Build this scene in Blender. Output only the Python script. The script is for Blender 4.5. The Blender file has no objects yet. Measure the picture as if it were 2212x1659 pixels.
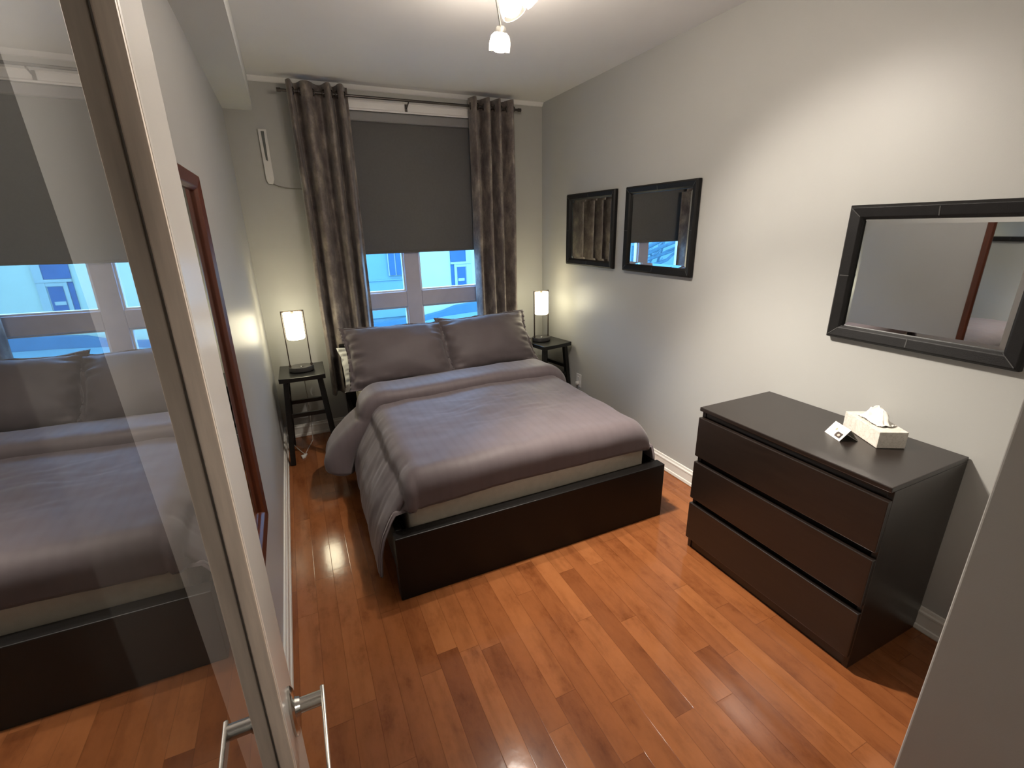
import bpy, bmesh, math, random
from mathutils import Vector, Matrix, noise

random.seed(7)
S = bpy.context.scene
COL = S.collection
PI = math.pi

# ---------------------------------------------------------------- camera
CAM = Vector((-2.1168, -3.9231, 1.602))
YAW, PITCH, ROLL = 0.4265, -0.3262, -0.0227
_cy, _sy, _cp, _sp = math.cos(YAW), math.sin(YAW), math.cos(PITCH), math.sin(PITCH)
_f = Vector((_sy * _cp, _cy * _cp, _sp)); _r = Vector((_cy, -_sy, 0)); _u = _r.cross(_f)
_c, _s = math.cos(ROLL), math.sin(ROLL)
_R, _U = _c * _r + _s * _u, -_s * _r + _c * _u
cam_data = bpy.data.cameras.new('camera')
cam_data.sensor_fit = 'HORIZONTAL'; cam_data.sensor_width = 36.0
cam_data.lens = 1007.97 / 2212 * 36.0
cam_data.clip_start = 0.02; cam_data.clip_end = 200
cam = bpy.data.objects.new('camera', cam_data); COL.objects.link(cam)
cam.matrix_world = Matrix(((_R.x, _U.x, -_f.x, CAM.x), (_R.y, _U.y, -_f.y, CAM.y), (_R.z, _U.z, -_f.z, CAM.z), (0, 0, 0, 1)))
S.camera = cam

# ---------------------------------------------------------------- world, exposure
S.view_settings.view_transform = 'Standard'; S.view_settings.look = 'None'
S.view_settings.gamma = 1.0; S.view_settings.use_curve_mapping = False
S.view_settings.exposure = 0.55
W = bpy.data.worlds.new('dusk_sky'); S.world = W; W.use_nodes = True
_wn = W.node_tree.nodes; _bg = _wn['Background']
_bg.inputs['Color'].default_value = (0.30, 0.66, 1.25, 1); _bg.inputs['Strength'].default_value = 8.0

BULB = (1.0, 0.905, 0.80)       # ceiling spots
LAMP = (1.0, 0.90, 0.62)       # bedside lamps

# ---------------------------------------------------------------- node helpers
def new_mat(name):
    m = bpy.data.materials.new(name); m.use_nodes = True
    nt = m.node_tree
    return m, nt, nt.nodes['Principled BSDF']
def N(nt, kind, **kw):
    n = nt.nodes.new(kind)
    for k, v in kw.items():
        if k in n.inputs: n.inputs[k].default_value = v
        else: setattr(n, k, v)
    return n
def L(nt, a, b): nt.links.new(a, b)
def M_(nt, op, a, b=None, c=None):
    n = nt.nodes.new('ShaderNodeMath'); n.operation = op
    for i, v in enumerate((a, b, c)):
        if v is None: continue
        if isinstance(v, (int, float)): n.inputs[i].default_value = v
        else: L(nt, v, n.inputs[i])
    return n.outputs[0]
def ramp(nt, fac, stops):
    n = nt.nodes.new('ShaderNodeValToRGB'); e = n.color_ramp.elements
    while len(e) < len(stops): e.new(0.5)
    for i, (p, c) in enumerate(stops): e[i].position = p; e[i].color = (*c, 1)
    L(nt, fac, n.inputs[0]); return n.outputs[0]
def objco(nt): return N(nt, 'ShaderNodeTexCoord').outputs['Object']
def mapped(nt, co, scale=(1, 1, 1), rot=(0, 0, 0)):
    n = nt.nodes.new('ShaderNodeMapping'); n.inputs['Scale'].default_value = scale; n.inputs['Rotation'].default_value = rot
    L(nt, co, n.inputs['Vector']); return n.outputs[0]
def noise_(nt, co, scale, detail=4, rough=.55):
    n = N(nt, 'ShaderNodeTexNoise'); n.inputs['Scale'].default_value = scale
    n.inputs['Detail'].default_value = detail; n.inputs['Roughness'].default_value = rough
    L(nt, co, n.inputs['Vector']); return n.outputs[0]
def bump(nt, b, h, strength, dist):
    n = N(nt, 'ShaderNodeBump'); n.inputs['Strength'].default_value = strength; n.inputs['Distance'].default_value = dist
    L(nt, h, n.inputs['Height']); L(nt, n.outputs[0], b.inputs['Normal'])
def var(c, k): return tuple(min(1, x * k) for x in c)
def paint(name, col, rough=.5, spec=.5, vary=.06, scale=6, bstr=0, bscale=200, coat=0, coatr=.08, metal=0, mapscale=(1, 1, 1)):
    m, nt, b = new_mat(name); co = mapped(nt, objco(nt), mapscale)
    f = noise_(nt, co, scale)
    L(nt, ramp(nt, f, [(.3, var(col, 1 - vary)), (.7, var(col, 1 + vary))]), b.inputs['Base Color'])
    b.inputs['Roughness'].default_value = rough; b.inputs['Specular IOR Level'].default_value = spec
    b.inputs['Metallic'].default_value = metal; b.inputs['Coat Weight'].default_value = coat
    b.inputs['Coat Roughness'].default_value = coatr
    if bstr: bump(nt, b, noise_(nt, co, bscale, 3), bstr, .002)
    return m
def emit(name, col, strength):
    m, nt, b = new_mat(name)
    b.inputs['Base Color'].default_value = (.9, .88, .82, 1)
    b.inputs['Emission Color'].default_value = (*col, 1); b.inputs['Emission Strength'].default_value = strength
    return m

MAT = {}
MAT['wall'] = paint('wall_paint', (.415, .415, .395), rough=.42, spec=.4, vary=.015, scale=3, bstr=.08, bscale=260)
MAT['wall_satin'] = paint('wall_satin_paint', (.40, .40, .395), rough=.40, spec=.5, vary=.015, scale=3, bstr=.05, bscale=180)
MAT['ceiling'] = paint('ceiling_paint', (.76, .755, .75), rough=.8, spec=.2, vary=.015, scale=3)
MAT['soffit'] = paint('soffit_paint', (.62, .625, .61), rough=.6, spec=.3, vary=.015, scale=3)
MAT['trim'] = paint('white_trim_paint', (.72, .70, .65), rough=.3, spec=.5, vary=.03, scale=9)
MAT['head_white'] = paint('bright_white_casing', (.86, .85, .84), rough=.35, vary=.01)
MAT['door'] = paint('white_door_paint', (.68, .65, .61), rough=.22, spec=.6, vary=.02, scale=6, coat=.3)
MAT['bead'] = paint('beige_wood_bead', (.66, .57, .48), rough=.5, vary=.16, scale=14, mapscale=(6, 6, .5))
MAT['dark_panel'] = paint('dark_grey_panel_paint', (.045, .045, .042), rough=.55, spec=.3, vary=.05)  # even dark grey for the flat panel behind the glass door
MAT['black_wood'] = paint('black_brown_wood', (.0032, .0024, .0021), rough=.45, spec=.32, vary=.25, scale=10, mapscale=(12, 1, 12), bstr=.06, bscale=60)
MAT['stool'] = paint('black_stool_lacquer', (.0035, .0035, .0033), rough=.33, spec=.5, vary=.2, scale=12, mapscale=(1, 10, 10))
MAT['dresser'] = paint('espresso_veneer', (.0115, .0070, .0052), rough=.34, spec=.55, vary=.22, scale=8, mapscale=(14, 1, 14), bstr=.05, bscale=60, coat=.28, coatr=.30)
MAT['brown_wood'] = paint('red_brown_wood', (.085, .019, .0065), rough=.35, vary=.25, scale=9, mapscale=(14, 14, 1))
MAT['leather'] = paint('black_leather', (.006, .0055, .0055), rough=.5, spec=.3, vary=.2, scale=40, bstr=.25, bscale=320)
MAT['seam'] = paint('grey_seam_thread', (.05, .05, .048), rough=.6, vary=.1)
MAT['chrome'] = paint('satin_chrome', (.60, .59, .56), rough=.22, vary=.04, metal=1)
MAT['rod'] = paint('dark_bronze_metal', (.10, .09, .085), rough=.35, vary=.1, metal=1)
MAT['lamp_metal'] = paint('dark_lamp_metal', (.055, .042, .036), rough=.4, vary=.15, metal=.6)
MAT['lamp_base'] = paint('charcoal_lamp_base', (.035, .033, .032), rough=.35, vary=.15, scale=12)
MAT['plastic'] = paint('white_plastic', (.66, .65, .63), rough=.35, vary=.02)
MAT['dark_slot'] = paint('dark_slot_plastic', (.10, .11, .105), rough=.5, vary=.05)
MAT['cord'] = paint('grey_cord', (.22, .21, .18), rough=.5, vary=.05)
MAT['white_cord'] = paint('pale_cord', (.48, .44, .40), rough=.5, vary=.05)
MAT['mattress'] = paint('cream_mattress_knit', (.50, .46, .38), rough=.9, spec=.1, vary=.06, scale=30, bstr=.3, bscale=300)
MAT['linen'] = paint('white_linen', (.74, .74, .72), rough=.85, spec=.1, vary=.03, scale=20, bstr=.2, bscale=400)
MAT['blind'] = paint('dark_grey_blind_fabric', (.118, .114, .112), rough=.8, spec=.2, vary=.04, scale=60, bstr=.15, bscale=500)
MAT['cassette'] = paint('grey_cassette', (.22, .215, .22), rough=.5, vary=.03)
MAT['frame'] = paint('blue_cast_window_vinyl', (.46, .45, .54), rough=.45, vary=.05, scale=10)  # white vinyl tinted lavender to imitate blue light on the frame
MAT['tissue'] = paint('tissue_paper', (.80, .78, .72), rough=.9, spec=.1, vary=.02)
MAT['card'] = paint('white_card', (.78, .76, .70), rough=.6, vary=.02)
MAT['card_photo'] = paint('dark_photo_print', (.05, .035, .028), rough=.5, vary=.3, scale=60)
MAT['card_spot'] = paint('pale_photo_spot', (.50, .40, .34), rough=.5, vary=.1, scale=60)
MAT['card_mark'] = paint('olive_print', (.36, .36, .25), rough=.5, vary=.1)
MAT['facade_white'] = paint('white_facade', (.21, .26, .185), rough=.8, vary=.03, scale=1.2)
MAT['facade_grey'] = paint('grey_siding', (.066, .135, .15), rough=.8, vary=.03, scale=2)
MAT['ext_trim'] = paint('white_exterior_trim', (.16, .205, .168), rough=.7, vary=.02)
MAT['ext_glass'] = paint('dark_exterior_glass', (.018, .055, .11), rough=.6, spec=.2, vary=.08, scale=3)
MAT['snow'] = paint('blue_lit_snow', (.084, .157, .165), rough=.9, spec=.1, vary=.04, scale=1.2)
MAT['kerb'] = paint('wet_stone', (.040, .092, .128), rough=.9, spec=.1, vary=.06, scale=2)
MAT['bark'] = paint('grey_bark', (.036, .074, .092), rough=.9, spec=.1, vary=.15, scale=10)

# mirror
m, nt, b = new_mat('mirror_glass')
b.inputs['Metallic'].default_value = 1; b.inputs['Roughness'].default_value = .012
L(nt, ramp(nt, noise_(nt, objco(nt), 2), [(.3, (.80, .82, .82)), (.7, (.82, .84, .84))]), b.inputs['Base Color'])
MAT['mirror'] = m
# glass (thin): fresnel mix of clear and glossy
def glass_mat(name, ior, tint, base=0):
    m = bpy.data.materials.new(name); m.use_nodes = True; nt = m.node_tree; nt.nodes.clear()
    o = N(nt, 'ShaderNodeOutputMaterial'); mix = N(nt, 'ShaderNodeMixShader')
    t = N(nt, 'ShaderNodeBsdfTransparent'); t.inputs[0].default_value = (*tint, 1)
    g = N(nt, 'ShaderNodeBsdfGlossy'); g.inputs['Roughness'].default_value = .01; g.inputs[0].default_value = (.95, .96, .97, 1)
    f = N(nt, 'ShaderNodeFresnel'); f.inputs[0].default_value = ior
    mr = N(nt, 'ShaderNodeMapRange'); mr.inputs['To Min'].default_value = base; L(nt, f.outputs[0], mr.inputs[0])
    L(nt, mr.outputs[0], mix.inputs[0]); L(nt, t.outputs[0], mix.inputs[1]); L(nt, g.outputs[0], mix.inputs[2])
    L(nt, mix.outputs[0], o.inputs[0]); return m
MAT['glass'] = glass_mat('window_glass', 1.15, (.97, .98, .99))
MAT['door_glass'] = glass_mat('reflective_door_glass', 1.5, (.97, .97, .96), .44)
# lamp shades, bulbs
MAT['shade'] = emit('lit_frosted_shade', LAMP, 11.5)
MAT['bulb'] = emit('lit_bulb', BULB, 175.0)
m = bpy.data.materials.new('clear_cup_glass'); m.use_nodes = True; nt = m.node_tree; nt.nodes.clear()
o = N(nt, 'ShaderNodeOutputMaterial'); mix = N(nt, 'ShaderNodeMixShader'); mix.inputs[0].default_value = .22
t = N(nt, 'ShaderNodeBsdfTransparent'); t.inputs[0].default_value = (.97, .95, .92, 1)
g = N(nt, 'ShaderNodeBsdfTranslucent'); g.inputs[0].default_value = (.9, .86, .8, 1)
L(nt, t.outputs[0], mix.inputs[1]); L(nt, g.outputs[0], mix.inputs[2]); L(nt, mix.outputs[0], o.inputs[0])
MAT['cup'] = m

# hardwood floor : planks along y
m, nt, b = new_mat('red_hardwood_planks')
sep = N(nt, 'ShaderNodeSeparateXYZ'); L(nt, objco(nt), sep.inputs[0])
PW, PL = .083, .78
xr = M_(nt, 'DIVIDE', sep.outputs[0], PW); row = M_(nt, 'FLOOR', xr)
wn = N(nt, 'ShaderNodeTexWhiteNoise', noise_dimensions='1D'); L(nt, row, wn.inputs['W'])
yy = M_(nt, 'ADD', M_(nt, 'DIVIDE', sep.outputs[1], PL), M_(nt, 'MULTIPLY', wn.outputs[0], 7.31))
colid = M_(nt, 'FLOOR', yy)
cmb = N(nt, 'ShaderNodeCombineXYZ'); L(nt, row, cmb.inputs[0]); L(nt, colid, cmb.inputs[1])
wn2 = N(nt, 'ShaderNodeTexWhiteNoise', noise_dimensions='2D'); L(nt, cmb.outputs[0], wn2.inputs['Vector'])
off = N(nt, 'ShaderNodeVectorMath', operation='SCALE'); L(nt, wn2.outputs['Color'], off.inputs[0]); off.inputs['Scale'].default_value = 9.0
gco = N(nt, 'ShaderNodeVectorMath', operation='ADD'); L(nt, mapped(nt, objco(nt), (16, 2.2, 1)), gco.inputs[0]); L(nt, off.outputs[0], gco.inputs[1])
grain = noise_(nt, gco.outputs[0], 1.0, 5, .6)
fig = N(nt, 'ShaderNodeVectorMath', operation='ADD'); L(nt, mapped(nt, objco(nt), (9, 4.5, 1)), fig.inputs[0]); L(nt, off.outputs[0], fig.inputs[1])
fign = noise_(nt, fig.outputs[0], 1.15, 6, .68)
base = ramp(nt, wn2.outputs['Value'], [(0, (.170, .056, .020)), (.06, (.240, .083, .028)), (.55, (.272, .097, .033)), (1, (.315, .118, .041))])
mx = N(nt, 'ShaderNodeMix', data_type='RGBA', blend_type='MULTIPLY'); mx.inputs[0].default_value = .8
L(nt, base, mx.inputs[6])
L(nt, ramp(nt, grain, [(.25, (.66, .60, .56)), (.5, (.97, .96, .95)), (.8, (1.08, 1.06, 1.02))]), mx.inputs[7])
mx2 = N(nt, 'ShaderNodeMix', data_type='RGBA', blend_type='MULTIPLY'); mx2.inputs[0].default_value = .9
L(nt, mx.outputs[2], mx2.inputs[6])
L(nt, ramp(nt, fign, [(.30, (.60, .52, .47)), (.41, (.86, .82, .80)), (.50, (.98, .97, .96)), (.68, (1.08, 1.09, 1.10))]), mx2.inputs[7])
fx = M_(nt, 'FRACT', xr); fy = M_(nt, 'FRACT', yy)
ex = M_(nt, 'MINIMUM', fx, M_(nt, 'SUBTRACT', 1.0, fx)); ey = M_(nt, 'MULTIPLY', M_(nt, 'MINIMUM', fy, M_(nt, 'SUBTRACT', 1.0, fy)), PL / PW)
edge = M_(nt, 'MINIMUM', ex, ey)
gap = N(nt, 'ShaderNodeMapRange'); gap.inputs['From Max'].default_value = .018; L(nt, edge, gap.inputs[0])
mx3 = N(nt, 'ShaderNodeMix', data_type='RGBA', blend_type='MULTIPLY'); mx3.inputs[0].default_value = 1
L(nt, mx2.outputs[2], mx3.inputs[6]); L(nt, ramp(nt, gap.outputs[0], [(0, (.55, .5, .46)), (1, (1, 1, 1))]), mx3.inputs[7])
L(nt, mx3.outputs[2], b.inputs['Base Color'])
b.inputs['Roughness'].default_value = .125; b.inputs['Specular IOR Level'].default_value = .5
hh = M_(nt, 'ADD', M_(nt, 'MULTIPLY', gap.outputs[0], .14), M_(nt, 'ADD', M_(nt, 'MULTIPLY', noise_(nt, objco(nt), 26, 2), .35), M_(nt, 'MULTIPLY', wn2.outputs['Value'], .15)))
bump(nt, b, hh, .35, .0016)
MAT['floor'] = m

# curtain velvet, mottled
m, nt, b = new_mat('taupe_damask_velvet'); co = objco(nt)
f1 = noise_(nt, mapped(nt, co, (1, 1, .6)), 13, 5, .65); f2 = noise_(nt, co, 70, 3)
c1 = ramp(nt, f1, [(.32, (.085, .068, .064)), (.5, (.165, .138, .128)), (.68, (.31, .27, .23))])
mx = N(nt, 'ShaderNodeMix', data_type='RGBA', blend_type='MULTIPLY'); mx.inputs[0].default_value = .5
L(nt, c1, mx.inputs[6]); L(nt, ramp(nt, f2, [(.3, (.7, .68, .66)), (.7, (1.1, 1.1, 1.1))]), mx.inputs[7])
L(nt, mx.outputs[2], b.inputs['Base Color']); b.inputs['Roughness'].default_value = .55
b.inputs['Sheen Weight'].default_value = .25; b.inputs['Sheen Roughness'].default_value = .4
bump(nt, b, f1, .3, .004)
MAT['curtain'] = m
# duvet : plum grey sateen with fine stripes along y
def sateen(name, col, stripes):
    m, nt, b = new_mat(name); co = objco(nt)
    sp = N(nt, 'ShaderNodeSeparateXYZ'); L(nt, co, sp.inputs[0])
    st = M_(nt, 'MULTIPLY_ADD', M_(nt, 'SINE', M_(nt, 'MULTIPLY', sp.outputs[0], 2 * PI / .05)), .5, .5)
    st = M_(nt, 'SMOOTH_MIN', M_(nt, 'MULTIPLY', st, 2.0), 1.0, .2)
    f = noise_(nt, co, 7, 4)
    mx = N(nt, 'ShaderNodeMix', data_type='RGBA', blend_type='MULTIPLY'); mx.inputs[0].default_value = 1
    L(nt, ramp(nt, f, [(.3, var(col, .94)), (.7, var(col, 1.06))]), mx.inputs[6])
    L(nt, ramp(nt, st, [(0, (1 - .10 * stripes,) * 3), (1, (1, 1, 1))]), mx.inputs[7])
    L(nt, mx.outputs[2], b.inputs['Base Color'])
    rr = N(nt, 'ShaderNodeMapRange'); rr.inputs['To Min'].default_value = .62; rr.inputs['To Max'].default_value = .62 - .12 * stripes
    L(nt, st, rr.inputs[0]); L(nt, rr.outputs[0], b.inputs['Roughness'])
    b.inputs['Specular IOR Level'].default_value = .35
    b.inputs['Sheen Weight'].default_value = .2
    bump(nt, b, noise_(nt, co, 420, 2), .12, .001)
    return m
MAT['duvet'] = sateen('plum_grey_sateen', (.122, .098, .104), .35)
MAT['pillow'] = sateen('plum_grey_pillowcase', (.082, .065, .068), .0)
# tissue box print : pale leaf veins
m, nt, b = new_mat('leaf_print_cardboard'); co = objco(nt)
v = N(nt, 'ShaderNodeTexVoronoi', feature='DISTANCE_TO_EDGE'); v.inputs['Scale'].default_value = 34
dn = N(nt, 'ShaderNodeVectorMath', operation='ADD'); nn = N(nt, 'ShaderNodeTexNoise'); nn.inputs['Scale'].default_value = 22; L(nt, co, nn.inputs['Vector'])
sc = N(nt, 'ShaderNodeVectorMath', operation='SCALE'); sc.inputs['Scale'].default_value = .12; L(nt, nn.outputs['Color'], sc.inputs[0])
L(nt, co, dn.inputs[0]); L(nt, sc.outputs[0], dn.inputs[1]); L(nt, dn.outputs[0], v.inputs['Vector'])
c1 = ramp(nt, v.outputs['Distance'], [(0, (.55, .51, .45)), (.035, (.69, .65, .58)), (.25, (.74, .70, .64))])
mx = N(nt, 'ShaderNodeMix', data_type='RGBA', blend_type='MULTIPLY'); mx.inputs[0].default_value = 1
L(nt, c1, mx.inputs[6]); L(nt, ramp(nt, noise_(nt, co, 45, 3), [(.3, (.88, .87, .86)), (.6, (1, 1, 1))]), mx.inputs[7])
L(nt, mx.outputs[2], b.inputs['Base Color']); b.inputs['Roughness'].default_value = .5
MAT['tissue_box'] = m

# ---------------------------------------------------------------- object helpers
def obj(name, bm, mat, parent=None, smooth=None, bev=0, seg=2, sub=0, solid=0):
    me = bpy.data.meshes.new(name); bmesh.ops.recalc_face_normals(bm, faces=bm.faces); bm.to_mesh(me); bm.free()
    me.materials.append(MAT[mat] if isinstance(mat, str) else mat)
    o = bpy.data.objects.new(name, me); COL.objects.link(o)
    if parent: o.parent = parent
    if smooth is not None:
        for p in me.polygons: p.use_smooth = True
        if smooth < 3:
            try: me.set_sharp_from_angle(angle=smooth)
            except Exception: pass
    if solid: md = o.modifiers.new('thickness', 'SOLIDIFY'); md.thickness = solid; md.offset = 0
    if bev: md = o.modifiers.new('bevel', 'BEVEL'); md.width = bev; md.segments = seg; md.limit_method = 'ANGLE'; md.angle_limit = .6
    if sub: md = o.modifiers.new('smooth', 'SUBSURF'); md.levels = sub; md.render_levels = sub
    return o
def tag(o, label=None, cat=None, group=None, kind=None):
    if label: o['label'] = label
    if cat: o['category'] = cat
    if group: o['group'] = group
    if kind: o['kind'] = kind
    return o
def empty(name, loc=(0, 0, 0), rz=0):
    o = bpy.data.objects.new(name, None); o.location = loc; o.rotation_euler = (0, 0, rz); o.empty_display_size = .1
    COL.objects.link(o); return o
def thing(name, label, cat, loc=(0, 0, 0), rz=0, group=None): return tag(empty(name, loc, rz), label, cat, group)
def box(bm, x0, x1, y0, y1, z0, z1):
    v = [bm.verts.new((x, y, z)) for x in (x0, x1) for y in (y0, y1) for z in (z0, z1)]
    for f in ((0, 1, 3, 2), (4, 6, 7, 5), (0, 4, 5, 1), (2, 3, 7, 6), (0, 2, 6, 4), (1, 5, 7, 3)): bm.faces.new([v[i] for i in f])
    return bm
def B(*a): return box(bmesh.new(), *a)
def boxes(*L_):
    bm = bmesh.new()
    for a in L_: box(bm, *a)
    return bm
def struct(name, bm, mat, parent=None, **k):
    o = obj(name, bm, mat, parent, **k)
    if not parent: o['kind'] = 'structure'
    return o
def prism(bm, poly, axis, a0, a1):
    """extrude a 2-D polygon along axis; poly in the remaining two axes in order"""
    def P(u, v, w): return {'x': (w, u, v), 'y': (u, w, v), 'z': (u, v, w)}[axis]
    A = [bm.verts.new(P(u, v, a0)) for u, v in poly]; Bv = [bm.verts.new(P(u, v, a1)) for u, v in poly]
    bm.faces.new(A); bm.faces.new(Bv[::-1]); n = len(poly)
    for i in range(n): bm.faces.new((A[i], A[(i + 1) % n], Bv[(i + 1) % n], Bv[i]))
    return bm
def beam(bm, p, q, w, d, up=(0, 0, 1), w2=None, d2=None):
    p, q = Vector(p), Vector(q); t = (q - p).normalized(); up = Vector(up)
    if abs(t.dot(up)) > .95: up = Vector((0, 1, 0))
    a = t.cross(up).normalized(); c = a.cross(t).normalized()
    w2 = w2 or w; d2 = d2 or d; V = []
    for P, ww, dd in ((p, w, d), (q, w2, d2)):
        for s, e in ((-1, -1), (1, -1), (1, 1), (-1, 1)): V.append(bm.verts.new(P + a * s * ww / 2 + c * e * dd / 2))
    bm.faces.new(V[:4][::-1]); bm.faces.new(V[4:])
    for i in range(4): bm.faces.new((V[i], V[(i + 1) % 4], V[4 + (i + 1) % 4], V[4 + i]))
    return bm
def tube(bm, pts, r, seg=12, r1=None):
    pts = [Vector(p) for p in pts]; n = len(pts); rings = []; prev = None
    for i, p in enumerate(pts):
        t = (pts[min(i + 1, n - 1)] - pts[max(i - 1, 0)]).normalized()
        if prev is None:
            a = t.cross(Vector((0, 0, 1)));
            if a.length < .1: a = t.cross(Vector((0, 1, 0)))
            a.normalize()
        else: a = (prev - t * prev.dot(t)).normalized()
        prev = a; c = t.cross(a); rr = r if r1 is None else r + (r1 - r) * i / (n - 1)
        rings.append([bm.verts.new(p + (a * math.cos(2 * PI * k / seg) + c * math.sin(2 * PI * k / seg)) * rr) for k in range(seg)])
    for A, Bq in zip(rings, rings[1:]):
        for k in range(seg): bm.faces.new((A[k], A[(k + 1) % seg], Bq[(k + 1) % seg], Bq[k]))
    bm.faces.new(rings[0][::-1]); bm.faces.new(rings[-1]); return bm
def lathe(bm, prof, seg=32, mtx=None, caps=True):
    """profile [(r,z)] about z"""
    rings = []
    for r, z in prof:
        if r < 1e-6: rings.append([bm.verts.new((0, 0, z))])
        else: rings.append([bm.verts.new((r * math.cos(2 * PI * k / seg), r * math.sin(2 * PI * k / seg), z)) for k in range(seg)])
    for A, Bq in zip(rings, rings[1:]):
        for k in range(seg):
            k2 = (k + 1) % seg
            if len(A) == 1 and len(Bq) == 1: continue
            if len(A) == 1: bm.faces.new((A[0], Bq[k2], Bq[k]))
            elif len(Bq) == 1: bm.faces.new((A[k], A[k2], Bq[0]))
            else: bm.faces.new((A[k], A[k2], Bq[k2], Bq[k]))
    if caps:
        for R_ in (rings[0], rings[-1]):
            if len(R_) > 2: bm.faces.new(R_)
    if mtx: bmesh.ops.transform(bm, matrix=mtx, verts=bm.verts)
    return bm
def copy_tree(o, parent=None):
    c = o.copy(); COL.objects.link(c)
    if parent: c.parent = parent
    for ch in list(o.children): copy_tree(ch, c)
    return c
def bez(p0, p1, p2, p3, n=16):
    out = []
    for i in range(n + 1):
        t = i / n; a = (1 - t)
        out.append(tuple(a**3 * p0[k] + 3 * a * a * t * p1[k] + 3 * a * t * t * p2[k] + t**3 * p3[k] for k in range(3)))
    return out

# ================================================================ the room
WL, H, YN, YH = -2.363, 2.5704, -4.12, -5.6
WIN = (-1.80, -.50, .55, 2.40)                 # window opening x0 x1 z0 z1
struct('floor', B(WL - .1, .1, YH, .2, -.06, 0), 'floor')
struct('ceiling', B(WL - .1, .1, YH, .2, H, H + .1), 'ceiling')
struct('wall_left', B(WL - .1, WL, YH, .2, 0, H), 'wall_satin')
struct('wall_right', B(0, .1, YH, .2, 0, H), 'wall')
struct('wall_back', boxes((WL, WIN[0], 0, .2, 0, H), (WIN[1], 0, 0, .2, 0, H), (WIN[0], WIN[1], 0, .2, 0, WIN[2]), (WIN[0], WIN[1], 0, .2, WIN[3], H)), 'wall')
struct('wall_near', boxes((WL, -2.262, YN - .1, YN, 0, H), (-1.40, 0, YN - .1, YN, 0, H), (-2.262, -1.40, YN - .1, YN, 2.06, H)), 'wall')
struct('wall_hall', B(WL, 0, YH - .1, YH, 0, H), 'wall')
struct('wall_return', prism(bmesh.new(), [(-.750, -3.533), (0, -3.533), (0, YN), (-.59, YN)], 'z', 0, H), 'wall', bev=.006, seg=3)
struct('trim_soffit', B(WL, WL + .176, YN, 0, 2.3695, H), 'soffit')
# crown strip along the back wall
struct('trim_crown', prism(bmesh.new(), [(0, H), (-.028, H), (-.022, H - .008), (-.008, H - .024), (0, H - .028)], 'x', WL + .176, 0), 'ceiling')
# moulded baseboards, profile (depth from wall, z)
BP = [(0, 0), (.016, 0), (.019, .006), (.017, .022), (.012, .026), (.012, .074), (.0145, .078), (.0145, .086), (.009, .092), (.007, .104), (0, .106)]
struct('baseboard_back', prism(bmesh.new(), [(-d, z) for d, z in BP], 'x', WL, 0), 'trim')
struct('baseboard_left', prism(bmesh.new(), [(WL + d, z) for d, z in BP], 'y', -3.085, 0), 'trim')
struct('baseboard_right', prism(bmesh.new(), [(-d, z) for d, z in BP], 'y', -3.533, 0), 'trim')
# trapezoid dark panel put in for the unidentified dark area behind the glass door
d2 = tag(empty('dark_wall_panel', (WL, -3.62, 0)), 'dark grey flat panel on left wall, seen through the glass door', kind='structure')
obj('panel_sheet', prism(bmesh.new(), [(-.5, 0), (.529, 0), (.358, 2.2), (-.5, 2.2)], 'x', 0, .022), 'dark_panel', d2, bev=.003)

# ---------------------------------------------------------------- window
win = tag(empty('window_1', (0, 0, 0)), kind='structure')
fr = bmesh.new()
x0, x1, z0, z1 = WIN; fy0, fy1 = .012, .085
for a in ((x0, x0 + .09, fy0, fy1, z0, z1), (x1 - .09, x1, fy0, fy1, z0, z1), (x0 + .09, x1 - .09, fy0, fy1, z0, z0 + .08), (x0 + .09, x1 - .09, fy0, fy1, z1 - .08, z1),
          (-1.272, -1.145, fy0, fy1, z0 + .08, z1 - .08)): box(fr, *a)
for a in ((x0 + .09, -1.272), (-1.145, x1 - .09)): box(fr, a[0], a[1], fy0 + .001, fy1, .980, 1.108)
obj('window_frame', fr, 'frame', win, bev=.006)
st_ = bmesh.new()
for (a, b_) in ((x0 + .09, -1.272), (-1.145, x1 - .09)):
    for (c, d) in ((z0 + .08, .980), (1.108, z1 - .08)):
        w = .012
        box(st_, a, a + w, .03, .07, c, d); box(st_, b_ - w, b_, .03, .07, c, d); box(st_, a + w, b_ - w, .03, .07, c, c + w); box(st_, a + w, b_ - w, .03, .07, d - w, d)
obj('glazing_strip', st_, 'trim', win)
g_ = bmesh.new()
for (a, b_) in ((x0 + .09, -1.272), (-1.145, x1 - .09)):
    for (c, d) in ((z0 + .08, .980), (1.108, z1 - .08)):
        vs = [g_.verts.new(q) for q in ((a, .05, c), (b_, .05, c), (b_, .05, d), (a, .05, d))]; g_.faces.new(vs)
obj('window_pane', g_, 'glass', win)
obj('window_sill', B(x0, x1, -.03, .012, z0 - .03, z0), 'trim', win, bev=.004)
obj('window_head', prism(bmesh.new(), [(0, 2.488), (-.034, 2.488), (-.034, 2.474), (-.022, 2.468), (-.022, 2.428), (-.034, 2.420), (-.034, 2.410), (0, 2.410)], 'x', -1.88, -.42), 'head_white', win)

# roller blind
rb = thing('roller_blind', 'dark grey roller blind pulled halfway down over the window', 'blind', (-1.13, -.02, 2.37))
obj('cassette', prism(bmesh.new(), [(.018, .035), (-.016, .035), (-.022, .028), (-.022, -.020), (-.016, -.028), (.018, -.028)], 'x', -.52, .52), 'cassette', rb, bev=.002)
bl = bmesh.new()
for i in range(25):
    z = -.028 - i / 24 * (2.37 - .028 - 1.432); pass
box(bl, -.512, .512, .012, .0145, 1.430 - 2.37, -.028)
obj('blind_fabric', bl, 'blind', rb)
obj('bottom_bar', B(-.514, .514, .008, .019, 1.416 - 2.37, 1.434 - 2.37), 'blind', rb, bev=.003)

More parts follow.
